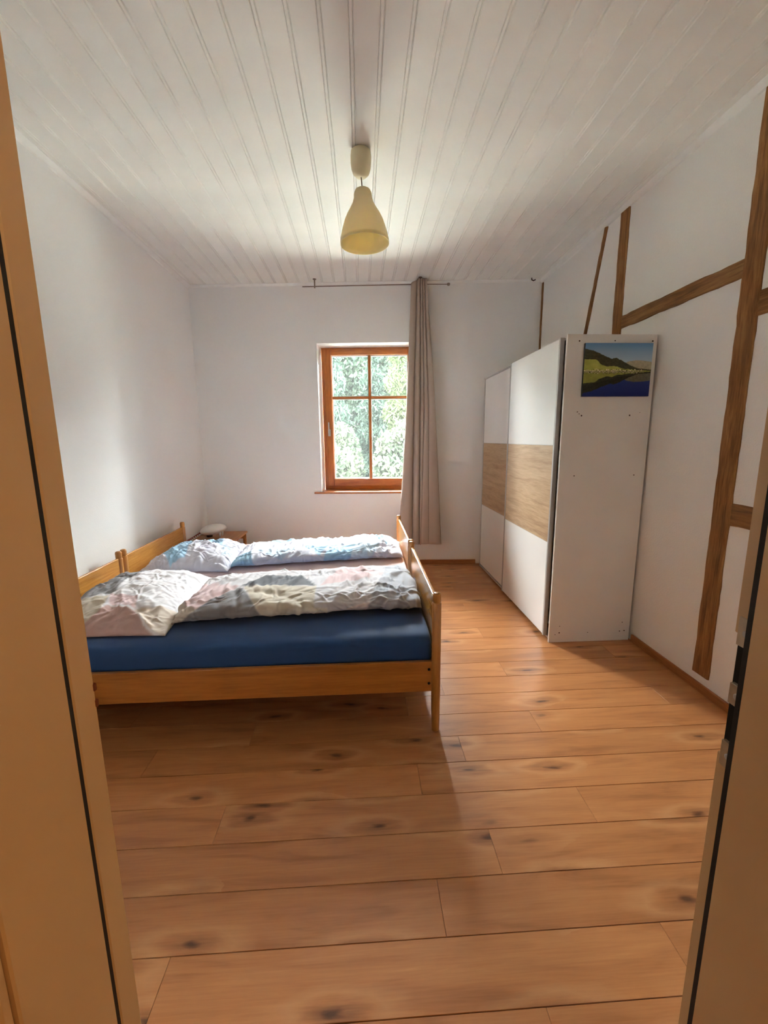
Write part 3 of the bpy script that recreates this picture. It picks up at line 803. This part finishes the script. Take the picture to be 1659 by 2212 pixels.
C = land(u_, np.abs(v_-HOR)*1.0, False)
D_ = land(u_, np.abs(v_-HOR)*1.02, True)
depth = np.clip((HOR-v_)/HOR, 0, 1)[:, None]
skyref = D_[:, 2] > D_[:, 0]*1.12
deep = np.array(lin(34, 52, 110)[:3])*(1-depth)+np.array(lin(16, 26, 84)[:3])*depth
R_ = D_*0.62; R_[skyref] = deep[skyref]
dk = (~skyref) & (v_ < np.interp(u_, [0, 0.25, 0.5, 1], [0.20, 0.28, 0.36, 0.46])); R_[dk] = R_[dk]*0.55
C[~up_] = R_[~up_]
C = np.clip(C*1.45, 0, 1)
V = np.stack([px0+u_*(px1-px0), np.full(len(u_), PYF), pz0+v_*(pz1-pz0)], 1)
F = [(i*nz+j, (i+1)*nz+j, (i+1)*nz+j+1, i*nz+j+1) for i in range(nx-1) for j in range(nz-1)]
kp = N('canvas_print'); at_ = kp.n('ShaderNodeVertexColor'); at_.layer_name = 'Col'; kp.bump(kp.noise(kp.coord(), 700, 2), 0.1, 0.0005)
M_canvas = kp.set(at_.outputs['Color'], 0.6, spec=0.3)
pic = empty('canvas_picture', ((px0+px1)/2, WY0-0.009, pz0)); tag(pic, 'landscape canvas of a mountain lake hung on the wardrobe side', 'picture')
from_arrays('printed_canvas', V, F, M_canvas, pic, smooth=False, colors=C)
MB().box(px0, px1, PYF+0.0006, WY0-0.0012, pz0, pz1).build('stretcher', plain('canvas_edge', lin(58, 66, 66), 0.7), pic)

# ------------------------------------------------------------------ pendant lamp
pe = empty('pendant_lamp', (0.028, 2.726, H)); tag(pe, 'cream bell-shaped pendant lamp hanging from the ceiling', 'lamp')
def shade_mat():
    k = N('cream_plastic_shade'); c = lin(250, 243, 210)
    k.set(c, 0.45, spec=0.4)
    tr_ = k.n('ShaderNodeBsdfTranslucent'); tr_.inputs['Color'].default_value = lin(250, 228, 150)
    m_ = k.n('ShaderNodeMixShader'); m_.inputs[0].default_value = 0.35
    k.bump(k.noise(k.coord(), 60, 3), 0.03, 0.001)
    k.l(k.b.outputs[0], m_.inputs[1]); k.l(tr_.outputs[0], m_.inputs[2]); k.l(m_.outputs[0], k.out.inputs['Surface'])
    return k.m
M_pend = shade_mat()
M_canopy = plain('cream_plastic', lin(228, 216, 180), 0.4, var=0.02)
cx_, cy_ = 0.026, 2.726
MB().lathe([(0.048, H), (0.057, H-0.008), (0.060, H-0.03), (0.0595, H-0.07), (0.056, H-0.095), (0.048, H-0.118), (0.032, H-0.134), (0.008, H-0.139), (0.004, H-0.139)], cx_, cy_, 32).build('canopy', M_canopy, pe)
MB().tube([(cx_, cy_, H-0.135), (cx_+0.003, cy_, H-0.17), (cx_+0.006, cy_, H-0.215)], 0.0035).build('cord', plain('brown_cord', lin(120, 92, 66), 0.6), pe)
outer = [(0.006, 0.0), (0.030, -0.003), (0.044, -0.012), (0.0525, -0.030), (0.0535, -0.052), (0.061, -0.078), (0.078, -0.108), (0.098, -0.140), (0.115, -0.175), (0.127, -0.210), (0.137, -0.245), (0.1435, -0.275), (0.1465, -0.298)]
inner = [(r-0.003, z) for r, z in outer[::-1]]
ZT = 2.905
Tt = Matrix.Translation((cx_+0.007, cy_, ZT)) @ Matrix.Rotation(math.radians(-1.6), 4, 'Y')
MB().lathe(outer+inner[:-2]+[(0.004, -0.006)], 0, 0, 48, M=Tt, cap=False).build('lamp_shade', M_pend, pe)
MB().lathe([(0.012, -0.004), (0.018, -0.02), (0.018, -0.06), (0.012, -0.064)], 0, 0, 20, M=Tt).build('lamp_holder', M_canopy, pe)
MB().lathe([(0.010, -0.064), (0.014, -0.08), (0.028, -0.115), (0.030, -0.13), (0.022, -0.152), (0.006, -0.16)], 0, 0, 20, M=Tt).build('bulb', plain('opal_bulb', (0.8, 0.76, 0.66, 1), 0.3), pe)

# ------------------------------------------------------------------ curtain rod and curtain
cr = empty('curtain_rod', (0.18, bk(0.18)-0.11, 3.035)); tag(cr, 'thin metal curtain rod with round end knob above the window', 'curtain rod')
M_rod = plain('brushed_rod', lin(150, 132, 118), 0.4, 0.5)
RDp = 0.125
def wp(u, d, z): return BW @ Vector((u, d, z))
MB().tube([wp(-0.575, RDp, 3.027), wp(0.0, RDp, 3.030), wp(0.565, RDp, 3.032)], 0.0055).build('rod', M_rod, cr)
MB().tube([wp(0.55, RDp, 3.034), wp(0.93, RDp, 3.028)], 0.0042).build('rod_extension', M_rod, cr)
p_ = wp(0.935, RDp, 3.028)
MB().lathe([(0.004, -0.016), (0.012, -0.012), (0.016, 0), (0.012, 0.012), (0.004, 0.016)], 0, 0, 16, M=Matrix.Translation(p_) @ Matrix.Rotation(math.pi/2, 4, 'Y')).build('end_knob', M_rod, cr)
for u_b in (-0.447, 0.645):
    MB().tube([wp(u_b, RDp, 3.012), wp(u_b, RDp, H)], 0.0075).lathe([(0.018, H-0.006), (0.018, H)], *wp(u_b, RDp, 0).xy, 16).build('bracket', M_rod, cr)

cu = empty('curtain', (0.65, bk(0.65)-0.125, 0.28)); tag(cu, 'long taupe curtain gathered beside the window', 'curtain')
NZc, NT = 90, 260
zs = np.linspace(3.075, 0.277, NZc)
top_b = np.array([0.540, 0.600, 0.634, 0.656, 0.676, 0.698]); mid_b = np.array([0.495, 0.575, 0.640, 0.682, 0.728, 0.800]); bot_b = np.array([0.405, 0.565, 0.640, 0.655, 0.74, 0.888])
dep_t = np.array([0.03, 0.115, 0.115, 0.115, 0.105, 0.04]); dep_b = np.array([0.09, 0.15, 0.13, 0.03, 0.012, 0.07])
V = np.zeros((NZc, NT, 3))
tt = np.linspace(0, 5, NT)
for i, z in enumerate(zs):
    q = (3.075-z)/(3.075-0.277)
    B = top_b+(mid_b-top_b)*min(1, q/0.45) if q < 0.45 else mid_b+(bot_b-mid_b)*((q-0.45)/0.55)
    Dp = dep_t+(dep_b-dep_t)*q
    fi = np.minimum(tt.astype(int), 4); fr_ = tt-fi
    # each fold bulges towards the room and swings under its neighbour
    x_ = B[fi]+(B[fi+1]-B[fi])*(0.5-0.5*np.cos(math.pi*fr_))
    over = 0.09*np.minimum(B[fi+1]-B[fi], 0.07)*np.sin(2*math.pi*fr_)
    dd = np.where(fr_ < 0.5, Dp[fi], Dp[fi+1])*(1-np.sin(math.pi*np.clip(fr_, 0, 1))**0.62)
    wv = np.array([noise.noise(Vector((a*1.3, q*2.2, 0.5))) for a in tt])*0.010*q
    x_ = x_-over
    d_ = 0.168-dd+wv
    sag = 0.05*np.clip((1.0-tt)/1.0, 0, 1)*(1-q)             # the leading edge droops at the top
    zz = z-sag+0.006*np.sin(tt*2.1)*q
    pts = np.stack([x_, BY*x_+4.786-_c*d_, zz], 1); pts[:, 0] += -0.0703*d_*0
    V[i] = pts
Vf = V.reshape(-1, 3); F = [(i*NT+j, (i+1)*NT+j, (i+1)*NT+j+1, i*NT+j+1) for i in range(NZc-1) for j in range(NT-1)]
cloth = from_arrays('cloth', Vf, F, M_curtain, cu)
so = cloth.modifiers.new('thickness', 'SOLIDIFY'); so.thickness = 0.0018; so.offset = 0
for k_ in range(5):
    u_e = (top_b[k_]+top_b[k_+1])/2
    MB().lathe([(0.019, -0.003), (0.026, -0.003), (0.026, 0.003), (0.019, 0.003), (0.019, -0.003)], 0, 0, 20, cap=False, M=Matrix.Translation(wp(u_e, RDp, 3.03)) @ Matrix.Rotation(math.radians(74), 4, 'Y')).build('eyelet', M_rod, cu)

# ------------------------------------------------------------------ outside
def leaf_mat(name, a, b):
    k = N(name); v = k.coord()
    c = k.ramp(k.noise(v, 1.6, 2, 0.6), [(0.35, a), (0.65, b)])
    k.set(c, 0.7, spec=0.15)
    tr_ = k.n('ShaderNodeBsdfTranslucent'); k.l(c, tr_.inputs['Color'])
    m_ = k.n('ShaderNodeMixShader'); m_.inputs[0].default_value = 0.35
    k.l(k.b.outputs[0], m_.inputs[1]); k.l(tr_.outputs[0], m_.inputs[2]); k.l(m_.outputs[0], k.out.inputs['Surface'])
    return k.m
LK = 0.78
def lc(r, g, b): return (r*LK, g*LK, b*LK)
M_leaf = [leaf_mat('spruce_green', lc(0.022, 0.040, 0.029), lc(0.030, 0.050, 0.036)), leaf_mat('larch_green', lc(0.030, 0.046, 0.018), lc(0.044, 0.058, 0.024)), leaf_mat('shrub_green', lc(0.026, 0.042, 0.026), lc(0.046, 0.056, 0.034))]
M_bark = plain('bark', (0.03, 0.026, 0.022, 1), 0.9)
struct(MB().box(-16, 18, 5.4, 30, -0.9, -0.7).build('ground', plain('meadow_grass', (0.030, 0.045, 0.018, 1), 0.9, var=0.3, scale=2)), 'green meadow outside the window')
struct(MB().box(-7, 9, 5.45, 9.7, -0.7, -0.45).build('bounce_slab', plain('bounce_paving', (0.66, 0.67, 0.60, 1), 0.9, var=0.1, scale=3)), 'pale paved slab added outside, unseen, to bounce light in')  # unseen pale paving added so sky light bounces up to the ceiling
hv = []; hf = []
gx, gy = np.linspace(-18, 20, 40), np.linspace(16.5, 30, 16)
for q_ in gy:
    for p_ in gx: hv.append((p_, q_, -0.72+max(0, (q_-16.5))*0.75+0.35*noise.noise(Vector((p_*0.4, q_*0.4, 0)))))
hf = [(i*40+j, i*40+j+1, (i+1)*40+j+1, (i+1)*40+j) for i in range(15) for j in range(39)]
struct(from_arrays('hillside', np.array(hv), hf, plain('forest_slope', (0.006, 0.010, 0.007, 1), 0.9, var=0.4, scale=5)), 'green slope rising behind the trees')
def foliage(base, h, r, n, kind, seed, size):
    g = np.random.default_rng(seed)
    if kind < 2:
        t = g.random(n)**0.75; rad = r*(1-t*0.82)*np.sqrt(g.random(n))*(0.8+0.35*np.sin(t*38+g.normal(0, 0.5, n)))
        an = g.random(n)*2*math.pi
        P = np.stack([rad*np.cos(an), rad*np.sin(an), 0.25+t*(h-0.25)-0.22*rad], 1)
    else:
        d = g.normal(size=(n, 3)); d /= np.linalg.norm(d, axis=1)[:, None]; q = g.random(n)**(1/2.6)
        P = d*q[:, None]*np.array([r, r, h*0.5])+np.array([0, 0, h*0.5])
        P += 0.12*np.sin(P[:, [1, 2, 0]]*7)
    P = P+np.array(base); s = size*g.uniform(0.6, 1.3, n)
    a = g.normal(size=(n, 3)); a /= np.linalg.norm(a, axis=1)[:, None]; b = np.cross(a, g.normal(size=(n, 3))); b /= np.linalg.norm(b, axis=1)[:, None]
    if kind < 2: a[:, 2] -= 0.6
    w = 0.35 if kind < 2 else 0.55
    Q = np.stack([P-a*s[:, None], P+b*(s*w)[:, None], P+a*s[:, None], P-b*(s*w)[:, None]], 1).reshape(-1, 3)
    return Q, [(4*i, 4*i+1, 4*i+2, 4*i+3) for i in range(n)]
def tree(name, x, y, h, r, n, kind, seed, size, label, cat):
    e = empty(name, (x, y, -0.7)); tag(e, label, cat, 'trees and shrubs outside the window')
    MB().lathe([(0.05+0.03*h/5, -0.7), (0.04+0.02*h/5, -0.7+h*0.5), (0.012, -0.7+h*0.93)], x, y, 8).build('trunk', M_bark, e)
    Q, F = foliage((x, y, -0.7), h, r, n, kind, seed, size)
    o = from_arrays('foliage', Q, F, M_leaf[kind], e, smooth=False); o['kind'] = 'stuff'
TREES = [('spruce_tree', -0.82, 12.6, 5.4, 0.80, 0, 'tree', 'blue-green spruce seen through the left window panes'),
         ('larch_tree', 1.10, 12.6, 5.4, 0.80, 1, 'tree', 'yellow-green larch seen through the right window panes'),
         ('spruce_tree', -2.65, 12.8, 5.3, 0.82, 0, 'tree', 'blue-green spruce at the far left beyond the window'),
         ('spruce_tree', 3.35, 12.8, 5.5, 0.82, 0, 'tree', 'dark spruce beyond the window behind the curtain'),
         ('spruce_tree', 0.40, 14.9, 5.9, 0.85, 0, 'tree', 'pale spruce behind the middle of the window'),
         ('spruce_tree', -1.75, 15.0, 5.9, 0.85, 0, 'tree', 'pale spruce in the second row at the left of the window'),
         ('spruce_tree', 2.55, 15.0, 6.0, 0.85, 0, 'tree', 'pale spruce in the second row at the right of the window'),
         ('spruce_tree', 5.6, 12.4, 7.0, 0.95, 0, 'tree', 'unseen tall spruce added on the right to block sky light'),  # three unseen spruces from here, added to cut sky light on the left wall
         ('spruce_tree', 7.3, 10.6, 7.4, 0.95, 0, 'tree', 'unseen tall spruce added farthest right to block sky light'),
         ('spruce_tree', 5.3, 9.6 + 0.5, 6.6, 0.85, 0, 'tree', 'unseen spruce added nearest the house to block sky light'),
         ('leafy_shrub', -0.65, 10.5, 2.5, 0.66, 2, 'shrub', 'light green shrub low in the left window pane'),
         ('leafy_shrub', 0.98, 10.5, 2.6, 0.66, 2, 'shrub', 'bright leafy shrub low in the right window pane'),
         ('leafy_shrub', 2.62, 10.5, 2.4, 0.66, 2, 'shrub', 'light green shrub behind the curtain outside')]
for i, (nm, x_, y_, h_, r_, kd, ct, lb) in enumerate(TREES):
    tree(nm, x_, y_, h_, r_, 16000 if kd < 2 else 7000, kd, 100+i, 0.085 if kd < 2 else 0.075, lb, ct)

# dense forest edge closing the view behind the single trees
g = np.random.default_rng(77); n = 60000
P = np.stack([g.uniform(-6.5, 7.5, n), 16.4+1.6*g.random(n)**1.6, -0.7+6.3*g.random(n)], 1)
P[:, 1] += 0.35*np.sin(P[:, 0]*2.3)*np.sin(P[:, 2]*1.7)
P[:, 2] *= 1-0.06*np.abs(np.sin(P[:, 0]*1.1))
sz = 0.12*g.uniform(0.6, 1.3, n); a = g.normal(size=(n, 3)); a[:, 2] -= 0.5; a /= np.linalg.norm(a, axis=1)[:, None]
b = np.cross(a, g.normal(size=(n, 3))); b /= np.linalg.norm(b, axis=1)[:, None]
Q = np.stack([P-a*sz[:, None], P+b*(sz*0.5)[:, None], P+a*sz[:, None], P-b*(sz*0.5)[:, None]], 1).reshape(-1, 3)
M_forest = leaf_mat('forest_green', lc(0.026, 0.046, 0.034), lc(0.040, 0.060, 0.036))
fo = from_arrays('forest_edge', Q, [(4*i, 4*i+1, 4*i+2, 4*i+3) for i in range(n)], M_forest, smooth=False, origin=(0.5, 17.2, -0.7))
tag(fo, 'pale green forest foliage filling the window view behind the trees', 'foliage', kind='stuff')
